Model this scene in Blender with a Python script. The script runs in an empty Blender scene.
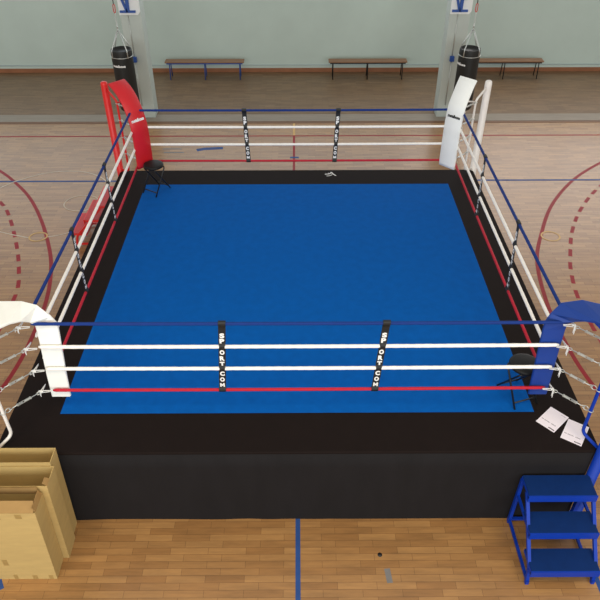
import bpy, bmesh, math, random
from mathutils import Vector, Matrix
random.seed(7)
S = bpy.context.scene
COL = S.collection
PI = math.pi
FZ = -1.157            # gym floor level; the ring canvas is z = 0
V = Vector

# ------------------------------------------------------------------ materials
def lin(c):
    return tuple(((v/255)/12.92 if v/255 <= .04045 else ((v/255+.055)/1.055)**2.4) for v in c)

def mat(name, rgb, rough=.5, metal=0., noise=0., nscale=20., bump=0., bscale=60., spec=.5, stretch=(1,1,1), sheen=0.):
    m = bpy.data.materials.new(name); m.use_nodes = True
    nt = m.node_tree; b = nt.nodes['Principled BSDF']
    c = lin(rgb)
    b.inputs['Roughness'].default_value = rough
    b.inputs['Metallic'].default_value = metal
    b.inputs['Specular IOR Level'].default_value = spec
    if sheen: b.inputs['Sheen Weight'].default_value = sheen
    tc = nt.nodes.new('ShaderNodeTexCoord'); mp = nt.nodes.new('ShaderNodeMapping')
    mp.inputs['Scale'].default_value = stretch
    nt.links.new(tc.outputs['Object'], mp.inputs['Vector'])
    if noise:
        n = nt.nodes.new('ShaderNodeTexNoise'); n.inputs['Scale'].default_value = nscale; n.inputs['Detail'].default_value = 5
        r = nt.nodes.new('ShaderNodeValToRGB')
        r.color_ramp.elements[0].position = .3; r.color_ramp.elements[1].position = .7
        r.color_ramp.elements[0].color = tuple(v*(1-noise) for v in c)+(1,)
        r.color_ramp.elements[1].color = tuple(min(1, v*(1+noise)) for v in c)+(1,)
        nt.links.new(mp.outputs['Vector'], n.inputs['Vector'])
        nt.links.new(n.outputs['Fac'], r.inputs['Fac']); nt.links.new(r.outputs['Color'], b.inputs['Base Color'])
    else:
        b.inputs['Base Color'].default_value = c+(1,)
    if bump:
        n2 = nt.nodes.new('ShaderNodeTexNoise'); n2.inputs['Scale'].default_value = bscale; n2.inputs['Detail'].default_value = 3
        bp = nt.nodes.new('ShaderNodeBump'); bp.inputs['Strength'].default_value = bump; bp.inputs['Distance'].default_value = .01
        nt.links.new(mp.outputs['Vector'], n2.inputs['Vector'])
        nt.links.new(n2.outputs['Fac'], bp.inputs['Height']); nt.links.new(bp.outputs['Normal'], b.inputs['Normal'])
    return m

def emit_mat(name, rgb, strength):
    m = bpy.data.materials.new(name); m.use_nodes = True
    b = m.node_tree.nodes['Principled BSDF']
    b.inputs['Base Color'].default_value = lin(rgb)+(1,)
    b.inputs['Emission Color'].default_value = lin(rgb)+(1,)
    b.inputs['Emission Strength'].default_value = strength
    return m

def parquet(name='parquet', tone=(1,1,1), rough=.42, coat=.6):
    m = bpy.data.materials.new(name); m.use_nodes = True
    nt = m.node_tree; b = nt.nodes['Principled BSDF']; N = nt.nodes.new; L = nt.links.new
    tc = N('ShaderNodeTexCoord')
    br = N('ShaderNodeTexBrick')
    br.offset = .37; br.offset_frequency = 2; br.squash = 1
    br.inputs['Scale'].default_value = 1
    br.inputs['Brick Width'].default_value = .40; br.inputs['Row Height'].default_value = .078
    br.inputs['Mortar Size'].default_value = .0020; br.inputs['Mortar Smooth'].default_value = .3
    br.inputs['Bias'].default_value = -.1
    br.inputs['Color1'].default_value = tuple(a*c for a, c in zip(lin((204,153,100)), tone))+(1,)
    br.inputs['Color2'].default_value = tuple(a*c for a, c in zip(lin((178,128,80)), tone))+(1,)
    br.inputs['Mortar'].default_value = tuple(a*c for a, c in zip(lin((130,90,55)), tone))+(1,)
    L(tc.outputs['Object'], br.inputs['Vector'])
    mp = N('ShaderNodeMapping'); mp.inputs['Scale'].default_value = (1.2, 9, 1); L(tc.outputs['Object'], mp.inputs['Vector'])
    n = N('ShaderNodeTexNoise'); n.inputs['Scale'].default_value = 2.2; n.inputs['Detail'].default_value = 8; n.inputs['Roughness'].default_value = .6
    L(mp.outputs['Vector'], n.inputs['Vector'])
    r = N('ShaderNodeValToRGB'); r.color_ramp.elements[0].position = .3; r.color_ramp.elements[1].position = .72
    r.color_ramp.elements[0].color = (.74,.74,.75,1); r.color_ramp.elements[1].color = (1.08,1.07,1.04,1)
    L(n.outputs['Fac'], r.inputs['Fac'])
    mx = N('ShaderNodeMix'); mx.data_type = 'RGBA'; mx.blend_type = 'MULTIPLY'; mx.inputs['Factor'].default_value = 1
    L(br.outputs['Color'], mx.inputs['A']); L(r.outputs['Color'], mx.inputs['B'])
    L(mx.outputs['Result'], b.inputs['Base Color'])
    b.inputs['Roughness'].default_value = rough
    b.inputs['Coat Weight'].default_value = coat; b.inputs['Coat Roughness'].default_value = .25
    n2 = N('ShaderNodeTexNoise'); n2.inputs['Scale'].default_value = 3; L(mp.outputs['Vector'], n2.inputs['Vector'])
    bp = N('ShaderNodeBump'); bp.inputs['Strength'].default_value = .06; bp.inputs['Distance'].default_value = .01
    L(n2.outputs['Fac'], bp.inputs['Height']); L(bp.outputs['Normal'], b.inputs['Normal'])
    return m

M = dict(
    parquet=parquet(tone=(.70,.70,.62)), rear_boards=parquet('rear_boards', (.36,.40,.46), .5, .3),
    wall=mat('painted_wall', (196,212,203), .7, noise=.05, nscale=.8, bump=.05),
    baseboard=mat('baseboard_wood', (150,98,66), .5, noise=.12, nscale=4),
    conduit=mat('conduit_paint', (178,192,194), .5),
    sill=mat('metal_sill', (138,126,112), .32, noise=.12, nscale=2.5, stretch=(1,6,1)),
    sill_wood=mat('sill_wood', (112,76,48), .5, noise=.1),
    column=mat('column_paint', (190,199,192), .6, noise=.05, nscale=1.5),
    board=mat('board_white', (236,238,236), .45, noise=.03, nscale=5),
    frame_blue=mat('frame_blue', (44,84,160), .45, noise=.06, nscale=15),
    window_frame=mat('window_frame', (205,208,204), .5, noise=.03),
    glass=emit_mat('daylit_glass', (226,238,246), 1.0), glass_bright=emit_mat('bright_daylit_glass', (250,246,244), 2.0),
    canvas=mat('black_canvas', (24,16,14), .75, noise=.08, nscale=6, bump=.1, bscale=25, spec=.12),
    skirt=mat('black_skirt_cloth', (23,21,23), .85, spec=.25, noise=.12, nscale=3, bump=.25, bscale=5, stretch=(2.2,2.2,.5)),
    mat_blue=mat('mat_blue', (0,86,168), .8, noise=.07, nscale=9, bump=.08, bscale=180, spec=.08),
    rope_white=mat('rope_white', (246,242,236), .55, noise=.04, nscale=30, bump=.3, bscale=70),
    rope_red=mat('rope_red', (182,24,46), .6, spec=.3, noise=.05, nscale=30, bump=.3, bscale=70),
    rope_blue=mat('rope_blue', (20,50,120), .7, spec=.2, noise=.06, nscale=30, bump=.3, bscale=70),
    strap=mat('strap_black', (20,20,20), .6, noise=.1, nscale=40),
    ink_white=mat('print_white', (240,240,238), .6, noise=.02),
    ink_black=mat('print_black', (28,28,30), .6, noise=.02),
    ink_grey=mat('print_grey', (150,146,154), .7, noise=.02),
    red=mat('red_paint', (222,34,30), .38, noise=.04, nscale=12),
    white=mat('white_paint', (238,232,226), .4, noise=.03, nscale=12),
    blue=mat('blue_paint', (0,52,160), .5, spec=.3, noise=.05, nscale=12),
    pad_red=mat('pad_vinyl_red', (206,26,36), .42, noise=.04, nscale=7, bump=.08, bscale=9),
    pad_white=mat('pad_vinyl_white', (246,248,244), .42, noise=.02, nscale=7, bump=.08, bscale=9),
    pad_blue=mat('pad_vinyl_blue', (4,54,138), .5, noise=.05, nscale=7, bump=.08, bscale=9),
    steel=mat('galvanised_steel', (205,208,204), .35, .75, noise=.08, nscale=40),
    cord=mat('white_cord', (228,228,226), .7, noise=.06, nscale=60),
    tread=mat('tread_blue', (0,40,96), .75, noise=.08, nscale=10, bump=.1, bscale=120, spec=.2),
    tread_red=mat('tread_red', (196,44,44), .5, noise=.06, nscale=10),
    card=mat('cardboard', (186,158,100), .8, noise=.06, nscale=5, stretch=(1,1,4)),
    card_dark=mat('cardboard_flap', (156,122,72), .85, noise=.08, nscale=8),
    tape=mat('packing_tape', (160,132,78), .4, noise=.05),
    seat=mat('seat_vinyl', (20,20,20), .55, spec=.3, noise=.1, nscale=20),
    blackmetal=mat('black_tube', (24,24,26), .4, noise=.05),
    bag=mat('bag_vinyl', (26,27,25), .5, noise=.1, nscale=6, bump=.12, bscale=12),
    wood=mat('bench_wood', (140,104,76), .5, noise=.15, nscale=4, stretch=(1,8,8)),
    paper=mat('paper', (236,228,236), .75, noise=.015),
    line_red=mat('line_red', (150,36,42), .5, spec=.25, noise=.1, nscale=9),
    line_blue=mat('line_blue', (44,76,136), .5, spec=.25, noise=.1, nscale=9),
    line_yellow=mat('line_yellow', (206,164,92), .4, noise=.1, nscale=9),
    line_white=mat('line_pale', (196,180,158), .45, noise=.1, nscale=9),
    line_grey=mat('line_grey', (120,118,118), .45, noise=.1, nscale=9),
    hook_red=mat('hook_red', (206,40,40), .4, noise=.05),
)

# ------------------------------------------------------------------ mesh helpers
class MB:
    def __init__(self): self.bm = bmesh.new()
    def box(self, c, s, rot=None, bevel=0):
        g = bmesh.ops.create_cube(self.bm, size=1)
        vs = g['verts']
        bmesh.ops.scale(self.bm, vec=s, verts=vs)
        if bevel:
            es = list({e for v in vs for e in v.link_edges})
            r = bmesh.ops.bevel(self.bm, geom=es, offset=bevel, segments=2, affect='EDGES', profile=.5)
            vs = list({v for f in r['faces'] for v in f.verts} | {v for v in vs if v.is_valid})
        mtx = Matrix.Translation(c) @ (rot.to_4x4() if rot else Matrix())
        bmesh.ops.transform(self.bm, matrix=mtx, verts=vs)
        return self
    def lo(self, a, b, bevel=0):
        a, b = V(a), V(b); return self.box((a+b)/2, [abs(v) for v in (b-a)], bevel=bevel)
    def bar(self, a, b, w, h, up=(0,0,1)):
        a, b = V(a), V(b); d = (b-a).normalized(); u = V(up)
        if abs(d.dot(u)) > .98: u = V((0,1,0))
        x = d.cross(u).normalized(); z = x.cross(d)
        r = Matrix((x, d, z)).transposed()
        return self.box((a+b)/2, (w, (b-a).length, h), r)
    def tube(self, pts, r, n=10, closed=False, caps=True):
        pts = [V(p) for p in pts]; k = len(pts); rings = []
        rr = r if isinstance(r, (list, tuple)) else [r]*k
        ref = None
        for i, p in enumerate(pts):
            a = pts[i-1] if (i > 0 or closed) else p
            b = pts[(i+1) % k] if (i < k-1 or closed) else p
            d = (b-a).normalized()
            if ref is None:
                ref = V((0,0,1)) if abs(d.z) < .9 else V((1,0,0))
            x = (ref - d*ref.dot(d)).normalized(); ref = x
            y = d.cross(x)
            sc = 1
            if 0 < i < k-1 and not closed:
                d1 = (p-a).normalized(); cosh = max(.5, d1.dot(d)); sc = 1/cosh if cosh < 1 else 1
            rings.append([self.bm.verts.new(p + (x*math.cos(2*PI*j/n)+y*math.sin(2*PI*j/n))*rr[i]) for j in range(n)])
        for i in range(k if closed else k-1):
            A, B = rings[i], rings[(i+1) % k]
            for j in range(n):
                self.bm.faces.new((A[j], A[(j+1) % n], B[(j+1) % n], B[j])).smooth = True
        if caps and not closed:
            self.bm.faces.new(rings[0][::-1]); self.bm.faces.new(rings[-1])
        return self
    def cyl(self, a, b, r, n=20): return self.tube([a, b], r, n)
    def lathe(self, prof, c=(0,0,0), n=28):
        c = V(c); rings = []
        for (r, z) in prof:
            if r < 1e-5: rings.append([self.bm.verts.new(c+V((0,0,z)))])
            else: rings.append([self.bm.verts.new(c+V((r*math.cos(2*PI*j/n), r*math.sin(2*PI*j/n), z))) for j in range(n)])
        for A, B in zip(rings, rings[1:]):
            for j in range(n):
                if len(A) == 1 and len(B) == 1: continue
                if len(A) == 1: f = self.bm.faces.new((A[0], B[(j+1) % n], B[j]))
                elif len(B) == 1: f = self.bm.faces.new((A[j], A[(j+1) % n], B[0]))
                else: f = self.bm.faces.new((A[j], A[(j+1) % n], B[(j+1) % n], B[j]))
                f.smooth = True
        return self
    def torus(self, c, R, r, axis=(0,0,1), n=16, m=8):
        q = V((0,0,1)).rotation_difference(V(axis)); c = V(c)
        return self.tube([c + q @ V((R*math.cos(2*PI*i/n), R*math.sin(2*PI*i/n), 0)) for i in range(n)], r, m, closed=True)
    def ribbon(self, pts, w, z, th=.0012):
        """flat painted strip on a horizontal plane"""
        pts = [V((p[0], p[1], 0)) for p in pts]; A = []; k = len(pts)
        for i, p in enumerate(pts):
            d = (pts[min(i+1, k-1)]-pts[max(i-1, 0)]).normalized(); nrm = V((-d.y, d.x, 0))*w/2
            A.append([self.bm.verts.new((q.x, q.y, zz)) for q in (p+nrm, p-nrm) for zz in (z+th, z)])
        for a, b in zip(A, A[1:]):
            for i, j in ((0,2),(2,3),(3,1),(1,0)):
                self.bm.faces.new((a[i], a[j], b[j], b[i]))
        self.bm.faces.new((A[0][0], A[0][1], A[0][3], A[0][2])); self.bm.faces.new((A[-1][0], A[-1][2], A[-1][3], A[-1][1]))
        return self
    def loft(self, secs, thick, close=True):
        """secs: list of (left, right) points; a padded strip of given thickness along them"""
        k = len(secs); R = []
        mids = [(V(a)+V(b))/2 for a, b in secs]
        for i, (a, b) in enumerate(secs):
            a, b = V(a), V(b)
            d = (mids[min(i+1, k-1)]-mids[max(i-1, 0)]).normalized()
            w = (b-a).normalized(); n = w.cross(d).normalized()*thick/2
            e = (b-a)*.0 + w*thick*.25
            pts = [a-n+e, a-n*.5, a+n*.5, a+n+e, b+n-e, b+n*.5, b-n*.5, b-n-e]
            R.append([self.bm.verts.new(p) for p in pts])
        m = 8
        for A, B in zip(R, R[1:]):
            for j in range(m):
                self.bm.faces.new((A[j], A[(j+1) % m], B[(j+1) % m], B[j])).smooth = True
        self.bm.faces.new(R[0][::-1]); self.bm.faces.new(R[-1])
        return self
    def done(self, name, material, parent=None):
        bmesh.ops.recalc_face_normals(self.bm, faces=self.bm.faces)
        me = bpy.data.meshes.new(name); self.bm.to_mesh(me); self.bm.free()
        me.materials.append(material)
        o = bpy.data.objects.new(name, me); COL.objects.link(o)
        if parent: o.parent = parent
        return o

def bend(pts, rad=.05, n=5):
    """round the corners of a polyline"""
    pts = [V(p) for p in pts]; out = [pts[0]]
    for i in range(1, len(pts)-1):
        p = pts[i]; a = (pts[i-1]-p); b = (pts[i+1]-p)
        r = min(rad, a.length*.45, b.length*.45); a = p+a.normalized()*r; b = p+b.normalized()*r
        for k in range(n+1):
            t = k/n; out.append(a*(1-t)**2 + p*2*t*(1-t) + b*t*t)
    out.append(pts[-1]); return out

def spline(pts, n=8):
    P = [V((p[0], p[1], 0)) for p in pts]; P = [P[0]*2-P[1]]+P+[P[-1]*2-P[-2]]; out = []
    for i in range(1, len(P)-2):
        for k in range(n):
            t = k/n; a, b, c, d = P[i-1:i+3]
            out.append(.5*((2*b)+(c-a)*t+(2*a-5*b+4*c-d)*t*t+(3*b-a-3*c+d)*t**3))
    out.append(P[-2]); return out

def tag(o, label, cat, group=None):
    o['label'] = label; o['category'] = cat
    if group: o['group'] = group
    return o
def thing(name, loc, label, cat, group=None, rz=0):
    o = bpy.data.objects.new(name, None); COL.objects.link(o); o.empty_display_size = .1
    o.location = loc; o.rotation_euler = (0,0,rz)
    return tag(o, label, cat, group)
def struct(o): o['kind'] = 'structure'; return o
def copy_tree(o, parent=None):
    c = o.copy(); COL.objects.link(c)
    if parent: c.parent = parent
    for ch in list(o.children): copy_tree(ch, c)
    return c

def text_bm(s, size, bold=.0, shear=0., cx=True):
    cu = bpy.data.curves.new('glyphs', 'FONT'); cu.body = s; cu.size = size; cu.offset = bold; cu.shear = shear
    cu.align_x = 'CENTER'; cu.align_y = 'CENTER'; cu.resolution_u = 3; cu.extrude = .0008
    t = bpy.data.objects.new('glyphs', cu); COL.objects.link(t)
    bpy.context.view_layer.update()
    me = bpy.data.meshes.new_from_object(t.evaluated_get(bpy.context.evaluated_depsgraph_get()))
    bpy.data.objects.remove(t); bpy.data.curves.remove(cu)
    return me
def add_text(mb, s, size, mtx, bold=0., shear=0., sx=1., fit=None):
    me = text_bm(s, size, bold, shear)
    if fit:                          # fit = (width, height) of the glyph box, centred
        xs = [v.co.x for v in me.vertices]; ys = [v.co.y for v in me.vertices]
        w = max(xs)-min(xs); h = max(ys)-min(ys); mx = (max(xs)+min(xs))/2; my = (max(ys)+min(ys))/2
        me.transform(Matrix.Diagonal((fit[0]/w, fit[1]/h, 1, 1)) @ Matrix.Translation((-mx, -my, 0)))
    me.transform(mtx); mb.bm.from_mesh(me); bpy.data.meshes.remove(me)

# ------------------------------------------------------------------ the hall
floor = struct(MB().lo((-13, -9, FZ-.1), (13, 8.0, FZ)).done('floor', M['parquet']))
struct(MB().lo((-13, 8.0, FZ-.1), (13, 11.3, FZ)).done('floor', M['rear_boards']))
YW = 11.2
wl = MB(); wl.lo((-13, YW, FZ-.1), (13, YW+.25, .70)); struct(wl.done('wall_back', M['wall']))
b = MB(); b.lo((-13, YW-.02, FZ), (13, YW, FZ+.105)); b.lo((-13, YW-.026, FZ), (13, YW-.02, FZ+.02))
struct(b.done('baseboard_back', M['baseboard']))
struct(MB().cyl((-13, YW-.012, -.965), (13, YW-.012, -.965), .011, 8).done('trim_1', M['conduit']))
# threshold strip between the columns: a low sill with a wooden front edge
s_ = struct(MB().lo((-13, 7.765, FZ), (13, 8.18, FZ+.012), bevel=.004).done('trim_2', M['sill']))
struct(MB().lo((-13, 7.66, FZ), (13, 7.765, FZ+.006)).done('trim_3', M['sill_wood']))
# windows above the back wall
wi = 1
x = -1.30-2.287*5
while x < 12:
    x1 = x+2.287
    fr = MB()
    fr.lo((x, YW+.02, .70), (x1, YW+.2, .77)); fr.lo((x, YW+.02, 6.0), (x1, YW+.2, 6.06))
    fr.lo((x, YW+.03, .77), (x+.03, YW+.2, 6.0)); fr.lo((x1-.03, YW+.03, .77), (x1, YW+.2, 6.0))
    fo = struct(fr.done('window_%d' % wi, M['window_frame']))
    MB().lo((x+.03, YW+.1, .77), (x1-.03, YW+.115, 6.0)).done('pane', M['glass_bright' if x > 2.5 else 'glass'], fo)
    x = x1; wi += 1
# court lines painted on the floor (children of the floor)
def line(name, pts, w, m, z=FZ): return MB().ribbon(pts, w, z).done(name, M[m], floor)
arcL = [(-7.2,6.1),(-6.21,5.27),(-5.67,4.70),(-5.2,4.09),(-4.72,3.24),(-4.28,2.25),(-4.06,1.54),(-3.93,.83),(-3.89,.12),(-3.90,-.5),(-3.99,-1.1),(-4.3,-2.2),(-4.75,-3.25),(-5.3,-4.2),(-6.3,-5.3),(-7.2,-6.1)]
arcR = [(7.4,6.2),(6.455,5.546),(5.63,4.79),(4.89,3.79),(4.37,2.73),(4.06,1.89),(3.9,.86),(3.88,0),(3.96,-.89),(4.25,-2.0),(4.7,-3.1),(5.3,-4.2),(6.4,-5.4),(7.4,-6.2)]
line('court_line', spline(arcL), .065, 'line_red'); line('court_line', spline(arcR), .065, 'line_red')
dL = [(-6.6,4.9),(-5.72,3.94),(-5.34,3.34),(-4.89,2.375),(-4.64,1.716),(-4.5,1.247),(-4.457,.884),(-4.43,.3),(-4.47,-.6),(-4.65,-1.5),(-5.1,-2.8),(-5.75,-3.95),(-6.6,-4.9)]
dR = [(6.9,5.3),(6.02,4.455),(5.4,3.64),(4.96,2.83),(4.67,2.04),(4.54,1.6),(4.43,.98),(4.4,.3),(4.45,-.6),(4.65,-1.8),(5.2,-3.1),(6.0,-4.4),(6.9,-5.3)]
for pts in (dL, dR):
    P = spline(pts, 30); mb = MB(); acc = 0; seg = [P[0]]; on = True
    for a, c in zip(P, P[1:]):
        acc += (c-a).length; seg.append(c)
        if acc > (.21 if on else .17):
            if on: mb.ribbon(seg, .066, FZ)
            seg = [c]; acc = 0; on = not on
    mb.done('dashed_court_line', M['line_red'], floor)
line('court_line', [(-13,6.96),(13,6.95)], .05, 'line_red')
line('court_line', [(-13,4.81),(13,4.79)], .055, 'line_blue', FZ+.0008)
line('court_line', [(0,-9),(0,-2.9)], .052, 'line_blue')
line('court_line', [(-.065,6.93),(-.063,4.4)], .05, 'line_red')
line('court_line', [(-.068,7.65),(-.066,6.99)], .05, 'line_yellow', FZ)
line('court_mark', [(-.15,5.85),(.04,5.85)], .07, 'line_blue', FZ+.0014)
line('court_mark', [(-2.97,6.29),(-2.55,6.29)], .045, 'line_grey'); line('court_mark', [(-2.92,6.11),(-2.48,6.11)], .045, 'line_grey')
line('court_mark', [(-2.21,6.22),(-2.05,6.29),(-1.64,6.33)], .12, 'line_blue')
def ring_line(cx, cy, rx, ry, m, w, n=28):
    line('court_circle', [(cx+rx*math.cos(2*PI*i/n), cy+ry*math.sin(2*PI*i/n)) for i in range(n+1)], w, m, FZ+.0030)
ring_line(-4.63, 2.73, .155, .14, 'line_yellow', .028); ring_line(4.53, 2.69, .16, .15, 'line_yellow', .028)
ring_line(-4.16, 3.92, .33, .3, 'line_white', .022)
line('court_arc', spline([(-6.4,3.9),(-5.95,4.53),(-5.66,4.87),(-5.14,5.19),(-4.53,5.23),(-4.1,5.03),(-3.8,4.7)]), .03, 'line_white', FZ+.0015)
line('court_arc', spline([(-6.2,3.3),(-5.37,2.9),(-4.78,2.69)]), .025, 'line_white', FZ+.0015)
line('court_arc', spline([(-4.48,2.72),(-4.26,2.79),(-3.9,3.0)]), .025, 'line_white', FZ+.0015)
line('court_mark', [(.92,-3.60),(.935,-3.755)], .06, 'line_grey')
MB().lathe([(0,0),(.025,0),(.025,.0014),(0,.0014)], (.862,-3.445,FZ), 12).done('floor_scuff', M['ink_black'], floor)
line('court_mark', [(-3.05,-3.70),(-2.99,-3.80)], .05, 'line_blue')
line('court_mark', [(3.045,-3.65),(3.06,-4.1)], .05, 'line_blue')

# columns, each with a folded hoop board and its winch
def column(cx, side, yaw):
    o = MB().lo((cx-.228, 8.0, FZ), (cx+.228, 8.42, 3.6), bevel=.01)
    struct(o.done('column', M['column']))
    t = thing('hoop_board', (cx, 7.97, 1.22), 'white board with blue bars high on the %s column' % side, 'backboard', 'folded boards on the columns')
    m = MB(); pr = [(-.228,0),(.18,0),(.23,.06),(.23,1.1),(-.228,1.1)]
    f = [m.bm.verts.new((px, yy, pz)) for yy in (-.02,.025) for px, pz in pr]
    k = len(pr)
    m.bm.faces.new(f[:k]); m.bm.faces.new(f[k:][::-1])
    for i in range(k): m.bm.faces.new((f[i], f[(i+1) % k], f[k+(i+1) % k], f[k+i]))
    m.done('board', M['board'], t)
    m = MB(); m.box((-.03,-.04,.075), (.34,.04,.045)); m.done('cross_bar', M['frame_blue'], t)
    m = MB(); m.bar((-.04,-.045,.06), (-.21,-.045,.62), .05, .04, (0,1,0)); m.done('brace', M['frame_blue'], t)
    m = MB(); m.bar((-.02,-.045,.06), (.0,-.045,.9), .07, .04, (0,1,0)); m.done('upright', M['frame_blue'], t)
    w = thing('hoop_winch', (cx-.05, 8.0, .25), 'small blue winch with a cable on the %s column' % side, 'winch', 'winches on the columns')
    m = MB(); m.lo((-.05,-.07,-.06), (.05,0,.06), bevel=.01); m.done('winch_box', M['frame_blue'], w)
    m = MB(); m.cyl((0,-.012,.06), (0,-.012,.97), .008, 8); m.cyl((0,-.012,-1.1), (0,-.012,-.06), .01, 8); m.done('cable', M['steel'], w)
column(-3.645, 'left', 0); column(3.60, 'right', 0)

# punching bags hanging from arms on the columns
def bag(x, z0, colx, side, col, turn):
    y = 7.0
    arm = MB(); arm.lo((x-.04, y-.08, 1.9), (x+.04, 8.02, 1.98)); arm.bar((x, 8.0, 1.5), (x, 7.5, 1.92), .05, .05)
    arm.cyl((x, y, 1.84), (x, y, 1.9), .012)
    tag(arm.done('hanging_arm', M['column']), 'grey steel arm above the punching bag on the %s column' % side, 'bracket', 'bag arms')
    t = thing('punching_bag', (x, y, z0), 'black punching bag hanging on straps behind the %s ring corner' % col, 'punching bag', 'punching bags by the columns')
    H = 1.31; R = .222
    m = MB(); m.lathe([(0,0),(R*.85,0),(R*.97,.03),(R,.07),(R,H-.1),(R*.985,H-.02),(R*.97,H)]+[(R*.93,H),(R*.93,H-.05),(0,H-.045)])
    m.done('bag_body', M['bag'], t)
    m = MB(); m.torus((0,0,H-.135), R+.003, .007, n=32); m.done('seam_band', M['steel'], t)
    for k in range(4):
        a = PI/4+k*PI/2; c_, s_ = math.cos(a), math.sin(a)
        m = MB(); m.tube([(c_*(R+.006), s_*(R+.006), H-.15), (c_*R*1.0, s_*R*1.0, H+.01), (c_*.02, s_*.02, H+.37)], .011, 8)
        m.done('hanging_strap', M['steel'], t)
    m = MB(); m.torus((0,0,H+.39), .025, .007, (1,0,0)); m.cyl((0,0,H+.41), (0,0,H+.48), .014, 10); m.done('swivel', M['steel'], t)
    ztop = 1.86-z0
    m = MB(); zc = H+.48; k = 0
    while zc < ztop-.38:
        m.torus((0,0,zc+.02), .016, .005, (1,0,0) if k % 2 else (0,1,0), 10, 6); zc += .034; k += 1
    m.done('chain', M['steel'], t)
    zr = zc
    m = MB(); m.tube(bend([(0,0,zr),(.02,0,zr+.03),(.02,0,zr+.15),(0,0,zr+.18),(-.02,0,zr+.15),(-.02,0,zr+.03),(0,0,zr)], .02), .008, 8); m.done('carabiner', M['hook_red'], t)
    m = MB(); m.cyl((0,0,zr+.17), (0,0,ztop), .009, 8); m.done('top_link', M['blackmetal'], t)
    # printed name on the front
    m = MB(); me_ = text_bm('metalboxe', .07, .003)
    for v in me_.vertices:
        a = v.co.x/(R+.002)+turn; r_ = R+.002+v.co.z
        v.co = (math.sin(a)*r_, -math.cos(a)*r_, v.co.y+H-.30)
    m.bm.from_mesh(me_); m.done('printed_name', M['ink_white'], t)
bag(-3.715, -.52, -3.645, 'left', 'red', -.25); bag(3.685, -.52, 3.60, 'right', 'far white', -1.15)

# benches by the back wall
def bench(x0, x1, m, label, y=10.72):
    cx = (x0+x1)/2; t = thing('bench', (cx, y, FZ), label, 'bench', 'benches along the back wall'); w = (x1-x0)/2
    s = MB(); s.lo((-w,-.13,.44), (w,.13,.475), bevel=.008); s.done('seat', M['wood'], t)
    r = MB(); r.lo((-w+.04,-.11,.405), (w-.04,-.085,.44)); r.lo((-w+.04,.085,.405), (w-.04,.11,.44)); r.done('rail', m, t)
    for px in (-w+.12, 0, w-.12):
        l = MB(); l.tube(bend([(px,-.15,0),(px,-.10,.42),(px,.10,.42),(px,.15,0)], .04), .014, 8); l.done('leg_frame', m, t)
bench(-3.55, -1.42, M['frame_blue'], 'wooden bench with blue legs, leftmost by the back wall')
bench(.86, 2.98, M['blackmetal'], 'wooden bench with black legs by the wall, between the columns')
bench(4.58, 6.66, M['blackmetal'], 'wooden bench with black legs by the wall, right of both columns')

# ------------------------------------------------------------------ ring platform and mat
P = 3.02; ch = .062
plat = thing('ring_platform', (0,0,FZ), 'raised boxing ring platform covered in black canvas with a cloth skirt', 'ring platform')
def plat_bm(z0, z1, off, top=True):
    m = MB(); q = P+off
    loop = [(q-ch,q),(q,q-ch),(q,-q+ch),(q-ch,-q),(-q+ch,-q),(-q,-q+ch),(-q,q-ch),(-q+ch,q)]
    A = [m.bm.verts.new((a, c, z1-FZ)) for a, c in loop]; B = [m.bm.verts.new((a, c, z0-FZ)) for a, c in loop]
    m.bm.faces.new(A); m.bm.faces.new(B[::-1])
    for i in range(8): m.bm.faces.new((A[i], A[(i+1) % 8], B[(i+1) % 8], B[i]))
    return m
cv = plat_bm(-.035, 0, 0).done('canvas_cover', M['canvas'], plat)
bv = cv.modifiers.new('bevel', 'BEVEL'); bv.width = .014; bv.segments = 3; bv.limit_method = 'ANGLE'
# skirt cloth with shallow vertical folds
m = MB(); n = 150; q = P-.004
loop = []
corners = [(q,q-ch),(q,-q+ch),(q-ch,-q),(-q+ch,-q),(-q,-q+ch),(-q,q-ch),(-q+ch,q),(q-ch,q)]
for i in range(8):
    a, c = V(corners[i]+(0,)), V(corners[(i+1) % 8]+(0,)); k = n if (c-a).length > 1 else 1
    loop += [a.lerp(c, j/k) for j in range(k)]
rows = []
for zi in range(6):
    t = zi/5; z = -.03*(1-t)+(FZ+.002)*t; row = []
    for i, p in enumerate(loop):
        d = V((p.x if abs(p.x) > abs(p.y) else 0, p.y if abs(p.y) >= abs(p.x) else 0, 0)).normalized()
        amp = -.011*t*(.5+.5*math.sin(i*.31+math.sin(i*.083)*3))*(.5+.5*math.sin(i*.05+1))-.003*math.sin(t*9)*math.sin(i*.02)**2
        row.append(m.bm.verts.new(V((p.x, p.y, z-FZ))+d*amp))
    rows.append(row)
k = len(loop)
for A, B in zip(rows, rows[1:]):
    for i in range(k): m.bm.faces.new((A[i], A[(i+1) % k], B[(i+1) % k], B[i])).smooth = True
m.bm.faces.new(rows[0])
m.done('skirt', M['skirt'], plat)
m = MB()   # small white emblem on the far edge of the canvas
z = -FZ+.0006
for pts, w in (([(.475,2.855),(.545,2.86),(.585,2.90)], .022), ([(.575,2.885),(.592,2.93)], .03), ([(.592,2.91),(.62,2.85),(.66,2.80)], .018), ([(.50,2.79),(.56,2.80),(.60,2.84)], .014), ([(.53,2.90),(.55,2.87)], .012)):
    m.ribbon(pts, w, z)
m.done('emblem', M['ink_white'], plat)
m = MB(); m.lo((-2.5,-2.5,0), (2.5,2.5,.004)); tag(m.done('ring_mat', M['mat_blue']), 'large square blue mat covering the middle of the boxing ring', 'mat')

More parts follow.
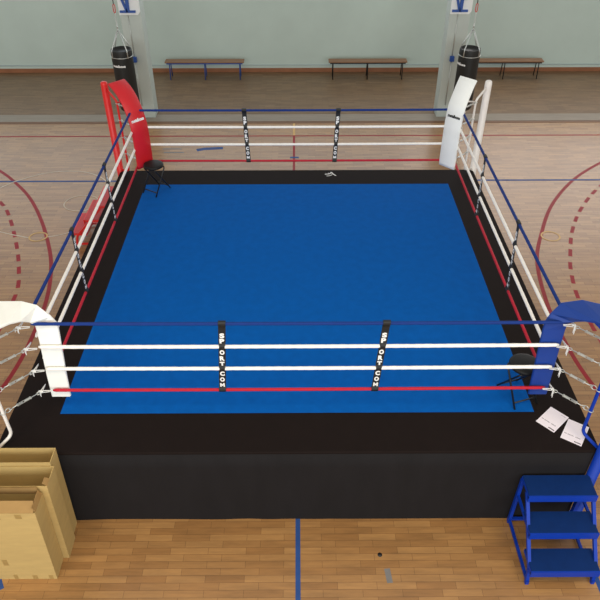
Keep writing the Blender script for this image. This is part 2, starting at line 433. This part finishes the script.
# ------------------------------------------------------------------ corner posts, brackets, pads
ZR = (.415, .70, .99, 1.2615)
corner = dict(red=(-1,1,'red','red','far left'), farwhite=(1,1,'white','white','far right'), white=(-1,-1,'white','white','near left'), blue=(1,-1,'blue','blue','near right'))
for key, (sx, sy, cm, word, where) in corner.items():
    t = thing('corner_post', (sx*3.03, sy*3.03, FZ), '%s round corner post with a tube bracket at the %s ring corner' % (word, where), 'corner post', 'ring corner posts')
    BD = 2.82 if sy > 0 else 2.86
    D = lambda d, z: (sx*(d-3.03), sy*(d-3.03), z-FZ)
    m = MB(); m.lathe([(0,.0),(.11,0),(.11,.012),(.056,.014),(.056,1.49-FZ),(.052,1.515-FZ),(.036,1.53-FZ),(0,1.534-FZ)]); m.done('post', M[cm], t)
    m = MB(); m.tube(bend([D(3.02,1.44), D(BD,1.30), D(BD,.10), D(2.99,.018)], .06), .017, 10); m.done('bracket_tube', M[cm], t)
    pz = {'red': (2.56,1.425), 'farwhite': (2.475,1.42)}.get(key, (2.62,1.455))
    m = MB(); m.tube([D(BD,1.27), D(*pz)], .012, 8); m.done('pad_arm', M[cm], t)
    for z in ZR:
        m = MB(); m.torus(D(BD,z), .024, .005, (0,0,1), 12, 6); m.torus(D(BD-.035,z), .026, .0045, (sx,-sy,0), 12, 6); m.done('bracket_ring', M['steel'], t)
pads = {}
profs = {'red': [(2.435,.37),(2.43,.6),(2.43,.85),(2.435,1.03),(2.455,1.15),(2.49,1.28),(2.54,1.40),(2.61,1.51),(2.69,1.585),(2.755,1.625)],
         'farwhite': [(2.415,.355),(2.41,.6),(2.41,.85),(2.412,1.03),(2.42,1.18),(2.436,1.33),(2.465,1.43),(2.505,1.54),(2.55,1.65),(2.59,1.725)]}
hw = .147*math.sqrt(.5)
for key in ('red', 'farwhite'):
    sx, sy, cm, word, where = corner[key]
    secs = [((sx*(d+hw), sy*(d-hw), z), (sx*(d-hw), sy*(d+hw), z)) for d, z in profs[key]]
    if sx > 0: secs = [(b_, a_) for a_, b_ in secs]
    pads[key] = secs
pads['white'] = [((-2.525,-2.492,.27),(-2.33,-2.492,.27)), ((-2.505,-2.492,.6),(-2.305,-2.492,.6)), ((-2.475,-2.492,.95),(-2.27,-2.492,.95)), ((-2.46,-2.492,1.15),(-2.252,-2.486,1.15)),
      ((-2.457,-2.497,1.23),(-2.25,-2.478,1.23)), ((-2.472,-2.56,1.32),(-2.30,-2.465,1.32)), ((-2.503,-2.66,1.405),(-2.425,-2.42,1.405)), ((-2.56,-2.74,1.45),(-2.55,-2.425,1.45)),
      ((-2.62,-2.83,1.47),(-2.74,-2.45,1.468)), ((-2.80,-3.0,1.475),(-3.02,-2.74,1.48))]
frb = [((2.57,-2.492,.275),(2.378,-2.492,.275)), ((2.56,-2.492,.6),(2.36,-2.492,.6)), ((2.548,-2.492,.95),(2.342,-2.492,.95)), ((2.545,-2.492,1.15),(2.334,-2.486,1.15)),
      ((2.545,-2.499,1.23),(2.338,-2.475,1.23)), ((2.562,-2.585,1.32),(2.38,-2.456,1.32)), ((2.591,-2.69,1.41),(2.471,-2.42,1.41)), ((2.65,-2.765,1.46),(2.64,-2.45,1.46)),
      ((2.73,-2.88,1.48),(2.81,-2.55,1.475)), ((2.82,-3.0,1.49),(3.01,-2.78,1.49))]
pads['blue'] = [(b_, a_) for a_, b_ in frb]
for key, secs in pads.items():
    sx, sy, cm, word, where = corner[key]
    t = thing('corner_pad', ((V(secs[0][0])+V(secs[0][1]))/2), '%s padded corner cushion curving down from the %s post' % (word, where), 'corner pad', 'ring corner pads')
    o = t.location
    # refine with a smooth spline through the sections
    def cr(i, t_, side):
        q = [V(secs[max(0, min(len(secs)-1, j))][side]) for j in (i-1, i, i+1, i+2)]
        a, b_, c, d = q
        return .5*((2*b_)+(c-a)*t_+(2*a-5*b_+4*c-d)*t_*t_+(3*b_-a-3*c+d)*t_**3) - o
    fine = [(cr(i, k_/4, 0), cr(i, k_/4, 1)) for i in range(len(secs)-1) for k_ in range(4)]+[(V(secs[-1][0])-o, V(secs[-1][1])-o)]
    if sy < 0:      # the near pads are folded in flat facets
        fine = [(V(a_)-o, V(b_)-o) for a_, b_ in secs]
    pm = MB().loft(fine, .034).done('pad', M['pad_'+cm], t)
    if sy < 0:
        for f_ in pm.data.polygons: f_.use_smooth = False
        bv = pm.modifiers.new('bevel', 'BEVEL'); bv.width = .012; bv.segments = 2; bv.limit_method = 'ANGLE'; bv.angle_limit = math.radians(12)
    if sy > 0:
        # printed name across the pad, facing the ring, at the start of the bend
        a0, b0 = V(secs[3][0])-o, V(secs[3][1])-o
        a0, b0 = V(((a0+b0)/2)), (b0-a0).normalized()
        up = ((V(secs[4][0])+V(secs[4][1]))/2-(V(secs[3][0])+V(secs[3][1]))/2).normalized()
        nrm = V((-sx, -sy, 0)).normalized(); nrm = (nrm-up*nrm.dot(up)).normalized()
        xdir = up.cross(nrm).normalized()
        R_ = Matrix((xdir, up, nrm)).transposed().to_4x4()
        c = a0 + up*(.12 if key == 'red' else .17) + nrm*.019
        m = MB(); add_text(m, 'metalboxe', .05, Matrix.Translation(c) @ R_, .0028, fit=(.22,.052))
        m.done('printed_name', M['ink_white' if key == 'red' else 'ink_black'], t)

# ------------------------------------------------------------------ ropes
RC = 2.54
rope_kinds = [(.415,'rope_red','red bottom rope'), (.70,'rope_white','lower white rope'), (.99,'rope_white','upper white rope'), (1.2615,'rope_blue','blue top rope')]
sides = [('near', (-1,-1), (1,-1)), ('far', (-1,1), (1,1)), ('left', (-1,1), (-1,-1)), ('right', (1,1), (1,-1))]
for sname, a, c in sides:
    for z, mt, word in rope_kinds:
        A = V((a[0]*RC, a[1]*RC, z)); B = V((c[0]*RC, c[1]*RC, z)); d = (B-A).normalized()
        ea = (.07 if a[0] < 0 else .03) if a[1] < 0 else .02; eb = (.07 if c[0] < 0 else .03) if c[1] < 0 else .02
        if sname == 'near': A.z += {.415: -.016, 1.2615: .018}.get(z, 0); B.z += {.415: -.008, 1.2615: .014}.get(z, 0)
        if sname in ('left', 'right'): eb = .15
        A2 = A+d*ea; B2 = B-d*eb; L_ = (B2-A2).length; n = 160; rad = .0185 if mt == 'rope_white' else .017
        pts = []; rr = []
        for i in range(n+1):
            t = i/n; sag = -.006*math.sin(PI*t)
            pts.append(A2+(B2-A2)*t+V((0,0,sag))); rr.append(rad*(1+.035*math.sin(i*1.9)+.02*math.sin(i*.7)))
        rr[0] = rr[-1] = rad*.6; 
        o = MB().tube(pts, rr, 12).done('rope', M[mt])
        tag(o, '%s along the %s side of the boxing ring' % (word, sname), 'rope', 'ring ropes')

# lettered straps tying the four ropes of a side together
letters = [('S',1.128),('P',1.060),('O',.913),('R',.835),('T',.760),('C',.628),('O',.547),('M',.465)]
def strap(p_top, p_bot, along, outw, label):
    p_top, p_bot = V(p_top), V(p_bot); along = V(along); outw = V(outw)
    t = thing('spacer_strap', p_bot, label, 'strap', 'rope spacer straps')
    near = abs(outw.y) > .5 and outw.y < 0 and p_top.y < 0
    ZS = (.403, .70, .99, 1.2775) if near else ZR
    zt, zb = ZS[3]+.024, ZS[0]-.026
    axis = lambda z: p_bot + (p_top-p_bot)*((z-.415)/(1.2615-.415))
    # outline: narrow and thick where it wraps a rope, wider and thin between them
    rows = []
    zs = [zt]
    N = 64
    for i in range(N+1):
        z = zt+(zb-zt)*i/N
        dmin = min(abs(z-r_) for r_ in ZS)
        inner = min(abs(z-r_) for r_ in ZS[1:3])
        wr = math.exp(-(dmin/.03)**2); wi_ = math.exp(-(inner/.028)**2)
        w = .035-.009*wi_; th = .003+.0185*wr
        c = axis(z); c.z = z
        rows.append((c-p_bot, w, th))
    m = MB(); R_ = []
    for c, w, th in rows:
        R_.append([m.bm.verts.new(c+along*w*sx_+outw*th*sy_) for sx_, sy_ in ((-1,-1),(1,-1),(1,1),(-1,1))])
    for A, B in zip(R_, R_[1:]):
        for j in range(4): m.bm.faces.new((A[j], A[(j+1) % 4], B[(j+1) % 4], B[j]))
    m.bm.faces.new(R_[0]); m.bm.faces.new(R_[-1][::-1])
    m.done('webbing', M['strap'], t)
    for face in (1, -1):
        nrm = outw*face; up = V((0,0,1)); xd = up.cross(nrm)
        for word in (letters[:2], letters[2:5], letters[5:]):
          m = MB()
          for chx, z in word:
            c = axis(z); c.z = z; c = c-p_bot
            Rm = Matrix((xd, up, nrm)).transposed().to_4x4()
            dmin = min(abs(z-r_) for r_ in ZS); th = .003+.0185*math.exp(-(dmin/.03)**2)
            # letters sit on the face of the strap
            c = c+nrm*(th+.0022)
            add_text(m, chx, .06, Matrix.Translation(c) @ Rm, .0034, fit=(.047,.060))
          m.done('lettering', M['ink_white'], t)
X = (1,0,0); Y = (0,1,0)
strap((-.70,-RC,1.26), (-.755,-RC,.415), X, (0,-1,0), 'black strap with white letters on the near ropes, nearer the white left corner')
strap((.835,-RC,1.26), (.785,-RC,.415), X, (0,-1,0), 'black strap with white letters on the near ropes, nearer the blue corner')
strap((-.81,RC,1.26), (-.78,RC,.415), X, (0,-1,0), 'black strap with white letters on the far ropes, nearer the red corner')
strap((.645,RC,1.26), (.61,RC,.415), X, (0,-1,0), 'black strap with white letters on the far ropes, nearer the far white corner')
strap((-RC,-.89,1.26), (-RC,-.905,.415), Y, (1,0,0), 'black lettered strap on the left ropes, nearer the viewer')
strap((-RC,.71,1.26), (-RC,.71,.415), Y, (1,0,0), 'black lettered strap on the left ropes, nearer the red corner')
strap((RC,-.77,1.26), (RC,-.91,.415), Y, (-1,0,0), 'black lettered strap on the right ropes, nearer the blue corner')
strap((RC,.91,1.26), (RC,.82,.415), Y, (-1,0,0), 'black lettered strap on the right ropes, nearer the far white corner')

# turnbuckles from the rope corners to the post brackets, local +x along the pull
def make_turnbuckle():
    t = thing('turnbuckle', (0,0,0), '', 'turnbuckle', 'turnbuckles at the ring corners')
    m = MB(); m.bar((.135,.013,0), (.265,.013,0), .005, .006); m.bar((.135,-.013,0), (.265,-.013,0), .005, .006)
    m.lo((.125,-.016,-.007), (.138,.016,.007), bevel=.002); m.lo((.262,-.016,-.007), (.275,.016,.007), bevel=.002); m.done('frame', M['steel'], t)
    m = MB(); m.tube([(.20,0,0),(.065,0,0)], .005, 8); m.torus((.048,0,0), .017, .0045, (0,0,1), 14, 6); m.done('eye_bolt', M['steel'], t)
    m = MB(); m.tube([(.215,0,0),(.32,0,0)], .005, 8); m.tube(bend([(.32,0,0),(.335,.015,0),(.352,.010,0),(.352,-.010,0),(.338,-.015,0)], .012), .0048, 8); m.done('hook', M['steel'], t)
    m = MB()
    rnd = random.Random(3)
    m.torus((.008,0,0), .016, .005, (1,0,0), 12, 6); m.torus((.024,0,.004), .015, .0045, (.8,.5,.2), 12, 6)
    for s_ in (-1, 1):
        m.tube(bend([(.03,0,.006),(.0,.012*s_,.012),(-.065,.062*s_,.004)], .02, 3), .0045, 6)
        m.tube(bend([(.02,0,-.006),(.0,.012*s_,-.012),(-.06,.062*s_,-.006)], .02, 3), .004, 6)
    for k in range(3):
        a = rnd.uniform(-1,1)*.04; b_ = rnd.uniform(-.02,.03)
        m.tube(bend([(.015,0,0),(.02+b_*.4,a*.6,.008),(.02+b_,a,-.03),(.02+b_*1.1,a*1.1,-.05-rnd.random()*.04)], .02, 3), .0038, 6)
    m.done('lashing_cord', M['cord'], t)
    return t
proto = None
for key, (sx, sy, cm, word, where) in corner.items():
    for z, mt, rw in rope_kinds:
        t = make_turnbuckle() if proto is None else copy_tree(proto)
        if proto is None: proto = t
        k_ = 2.545 if sy > 0 else 2.565
        t.location = (sx*k_, sy*k_, z)
        t.rotation_euler = (0, 0, math.atan2(sy, sx))
        t['label'] = 'steel turnbuckle and white cord tying the %s to the %s %s post' % (rw, where, word)

# ------------------------------------------------------------------ stools and papers in the ring
def stool(loc, rz, label):
    t = thing('folding_stool', loc, label, 'stool', 'folding stools in the ring', rz)
    m = MB(); m.lathe([(0,.425),(.135,.425),(.155,.435),(.16,.452),(.152,.47),(.12,.48),(0,.483)], n=32); m.done('seat', M['seat'], t)
    for s in (-1, 1):
        w = .135 if s < 0 else .12
        m = MB(); m.tube(bend([(-w, s*.185, .0), (-w, -s*.10, .418), (w, -s*.10, .418), (w, s*.185, .0)], .03), .0105, 8); m.done('leg_frame', M['blackmetal'], t)
        m = MB(); f = .14; yy = s*.185+(-s*.285)*f; m.cyl((-w, yy, .418*f), (w, yy, .418*f), .009, 8); m.done('crossbar', M['blackmetal'], t)
stool((-2.275,2.31,.002), math.radians(-31.6), 'black folding stool by the red corner pad in the ring')
stool((2.375,-2.25,.002), math.radians(18), 'black folding stool beside the blue corner pad in the ring')

def paper(c, ang, label):
    t = thing('paper_sheet', (c[0], c[1], .0008), label, 'paper', 'paper sheets on the canvas', ang)
    m = MB(); m.lo((-.105,-.1485,0), (.105,.1485,.0012)); m.done('sheet', M['paper'], t)
    m = MB(); z = .0012
    rnd = random.Random(5)
    for (yy, segs) in ((-.060, ((-.088,-.066),(-.056,.004),(.022,.072))), (.12, ((.03,.085),))):
        for a, b_ in segs:
            xx = a
            while xx < b_-.004:
                w = rnd.uniform(.005,.012); m.ribbon([(xx, yy), (min(xx+w, b_), yy)], .012 if yy < 0 else .006, z, .0004); xx += w+.003
    m.done('faint_print', M['ink_grey'], t)
    m = MB()
    for k_ in range(6): m.ribbon([(.028+k_*.011, -.125), (.037+k_*.011, -.125)], .014, z, .0005)
    m.done('printed_mark', M['ink_black'], t)
paper((2.662,-2.607), math.radians(-47.5), 'white printed sheet on the black canvas, farther from the blue corner post')
paper((2.838,-2.782), math.radians(-34), 'white printed sheet on the black canvas, close beside the blue bracket tube')

# ------------------------------------------------------------------ steps
def steps(loc, rz, paint, tread, label):
    t = thing('step_unit', loc, label, 'steps', 'steps at the ring', rz)
    W = .345
    tr = [(-.27,-.015,.805), (-.515,-.26,.535), (-.765,-.51,.265)]
    for i, (y0, y1, z) in enumerate(tr):
        m = MB(); m.lo((-W, y0, z-.045), (W, y1, z-.012), bevel=.004); o = m.done('tread', M[paint], t)
        m = MB(); m.lo((-W+.006, y0+.012, z-.012), (W-.006, y1, z)); m.done('tread_mat', M[tread], o)
        m = MB(); m.lo((-W, y0-.004, z-.085), (W, y0+.012, z-.002)); m.done('nosing', M[paint], o)
    for s in (-1, 1):
        xx = s*(W-.012)
        m = MB(); m.bar((xx, -.735, .0), (xx, -.69, .2), .034, .034, (1,0,0)); m.bar((xx, -.69, .2), (xx, -.185, .76), .034, .034, (1,0,0)); m.done('front_leg', M[paint], t)
        m = MB(); m.bar((xx, -.03, .76), (xx-.0*s, -.03, .0), .034, .034, (1,0,0)); m.done('rear_leg', M[paint], t)
        m = MB(); m.bar((xx, -.05, .045), (xx, -.755, .045), .028, .028); m.done('floor_rail', M[paint], t)
        m = MB(); m.bar((xx, -.03, .50), (xx, -.46, .50), .026, .026); m.done('tread_rail', M[paint], t)
    m = MB(); m.bar((-W+.03, -.03, .06), (W-.03, -.03, .06), .028, .028); m.done('cross_rail', M[paint], t)
steps((2.648,-3.03,FZ), 0, 'blue', 'tread', 'blue metal three-tread step unit at the near right ring corner')
steps((-3.12,2.77,FZ), -PI/2, 'red', 'tread_red', 'red metal step unit against the left side of the ring')

# ------------------------------------------------------------------ cardboard boxes, near left
def carton(x0, x1, y0, y1, h, label, flaps, tapes=()):
    t = thing('cardboard_box', ((x0+x1)/2, (y0+y1)/2, FZ), label, 'box', 'cardboard boxes')
    w = (x1-x0)/2; d = (y1-y0)/2; k = .006
    m = MB(); m.lo((-w,-d,0), (w,-d+k,h)); m.lo((-w,d-k,0), (w,d,h)); m.lo((-w,-d+k,0), (-w+k,d-k,h)); m.lo((w-k,-d+k,0), (w,d-k,h)); m.lo((-w+k,-d+k,.002), (w-k,d-k,.02))
    m.done('carton', M['card'], t)
    for (side, ln, ang, a, c) in flaps:
        # flap hinged on a top edge; ang 0 = straight up, + = folding inward
        dz, di = ln*math.cos(ang), ln*math.sin(ang); m = MB()
        if side == 'f': p = [(a,-d+k/2,h),(c,-d+k/2,h),(c-.01,-d+di,h+dz),(a+.01,-d+di,h+dz)]
        elif side == 'b': p = [(a,d-k/2,h),(c,d-k/2,h),(c-.01,d-di,h+dz),(a+.01,d-di,h+dz)]
        else: p = [(w-k/2,a,h),(w-k/2,c,h),(w-di,c-.004,h+dz),(w-di,a+.004,h+dz)]
        vs = [m.bm.verts.new(q) for q in p]; f = m.bm.faces.new(vs)
        nrm = f.normal if f.normal.length else V((0,0,1)); f.normal_update(); nrm = f.normal.copy()
        v2 = [m.bm.verts.new(V(q)+nrm*.005) for q in p]; m.bm.faces.new(v2[::-1])
        for i in range(4): m.bm.faces.new((vs[i], v2[i], v2[(i+1) % 4], vs[(i+1) % 4]))
        m.done('flap', M['card_dark'], t)
    for o_ in t.children:
        for v in o_.data.vertices:
            if v.co.x > 0: v.co.x += .058*v.co.z*v.co.x/w/h
    for (a, c, z0, z1) in tapes:
        m = MB(); m.lo((a,-d-.0012,z0), (c,-d,z1)); m.done('tape', M['tape'], t)
W1 = .47
xr = -2.457; cxA = (xr-.94+xr)/2
wA = .47
carton(xr-.94, xr, -3.692, -3.47, 1.145, 'tall open cardboard box, nearest of the three beside the ring', [('f',.115,.75,-wA+.01,wA-.012),('b',.10,.12,-wA+.02,wA-.02),('r',.07,.35,-.10,.10)],
       ((wA-.075,wA-.035,.0,.07),(wA-.24,wA-.19,.0,.07),(wA-.14,wA-.08,1.06,1.125),(wA-.36,wA-.28,1.05,1.125),(wA-.47,wA-.42,.26,.36),(wA-.43,wA-.39,.0,.08)))
carton(-3.33, -2.395, -3.462, -3.232, 1.232, 'tall open cardboard box, middle of the three beside the ring', [('r',.05,.9,-.11,-.03)])
carton(-3.36, -2.425, -3.225, -3.045, 1.275, 'tall open cardboard box, farthest of the three, touching the ring skirt', [])

# ------------------------------------------------------------------ light and camera
w = bpy.data.worlds.new('hall_light'); S.world = w; w.use_nodes = True
nt = w.node_tree; bg = nt.nodes['Background']
bg.inputs['Color'].default_value = (1.0, .985, .955, 1); bg.inputs['Strength'].default_value = .5

def lamp(x, y, z, sx, sy, energy, col):
    l = bpy.data.lights.new('warm_fill', 'AREA'); l.shape = 'RECTANGLE'; l.size = sx; l.size_y = sy; l.energy = energy; l.color = col
    o = bpy.data.objects.new('warm_fill', l); COL.objects.link(o); o.location = (x, y, z)
for lx in (-4.5, 0, 4.5): lamp(lx, -6.5, 7.2, 2.4, 2.4, 170, (1, .84, .60))  # added warm fill overhead to brighten the near floor, no fixtures modelled
dl = bpy.data.lights.new('front_fill', 'AREA'); dl.shape = 'RECTANGLE'; dl.size = 22; dl.size_y = 5; dl.energy = 1500; dl.color = (.93, .98, 1)  # added cool fill behind the camera for faces turned this way, no window there
do = bpy.data.objects.new('front_fill', dl); COL.objects.link(do); do.location = (0, -15, 4.5); do.rotation_euler = (math.radians(84), 0, 0)
cam = bpy.data.cameras.new('camera'); co = bpy.data.objects.new('camera', cam); COL.objects.link(co)
cam.sensor_width = 36; cam.lens = 655.83/600*36; cam.clip_end = 100
pitch, yaw, roll = .6694, .0039, -.0014
cp, sp = math.cos(pitch), math.sin(pitch)
fw = V((math.sin(yaw)*cp, math.cos(yaw)*cp, -sp)); rt = V((math.cos(yaw), -math.sin(yaw), 0)); up = rt.cross(fw)
r2 = rt*math.cos(roll)+up*math.sin(roll); u2 = -rt*math.sin(roll)+up*math.cos(roll)
mw = Matrix((r2, u2, -fw)).transposed().to_4x4(); mw.translation = V((.0108,-7.1901,5.2301)); co.matrix_world = mw
S.camera = co
S.view_settings.view_transform = 'Standard'; S.view_settings.look = 'None'; S.view_settings.exposure = 0; S.view_settings.gamma = 1
S.view_settings.use_curve_mapping = False
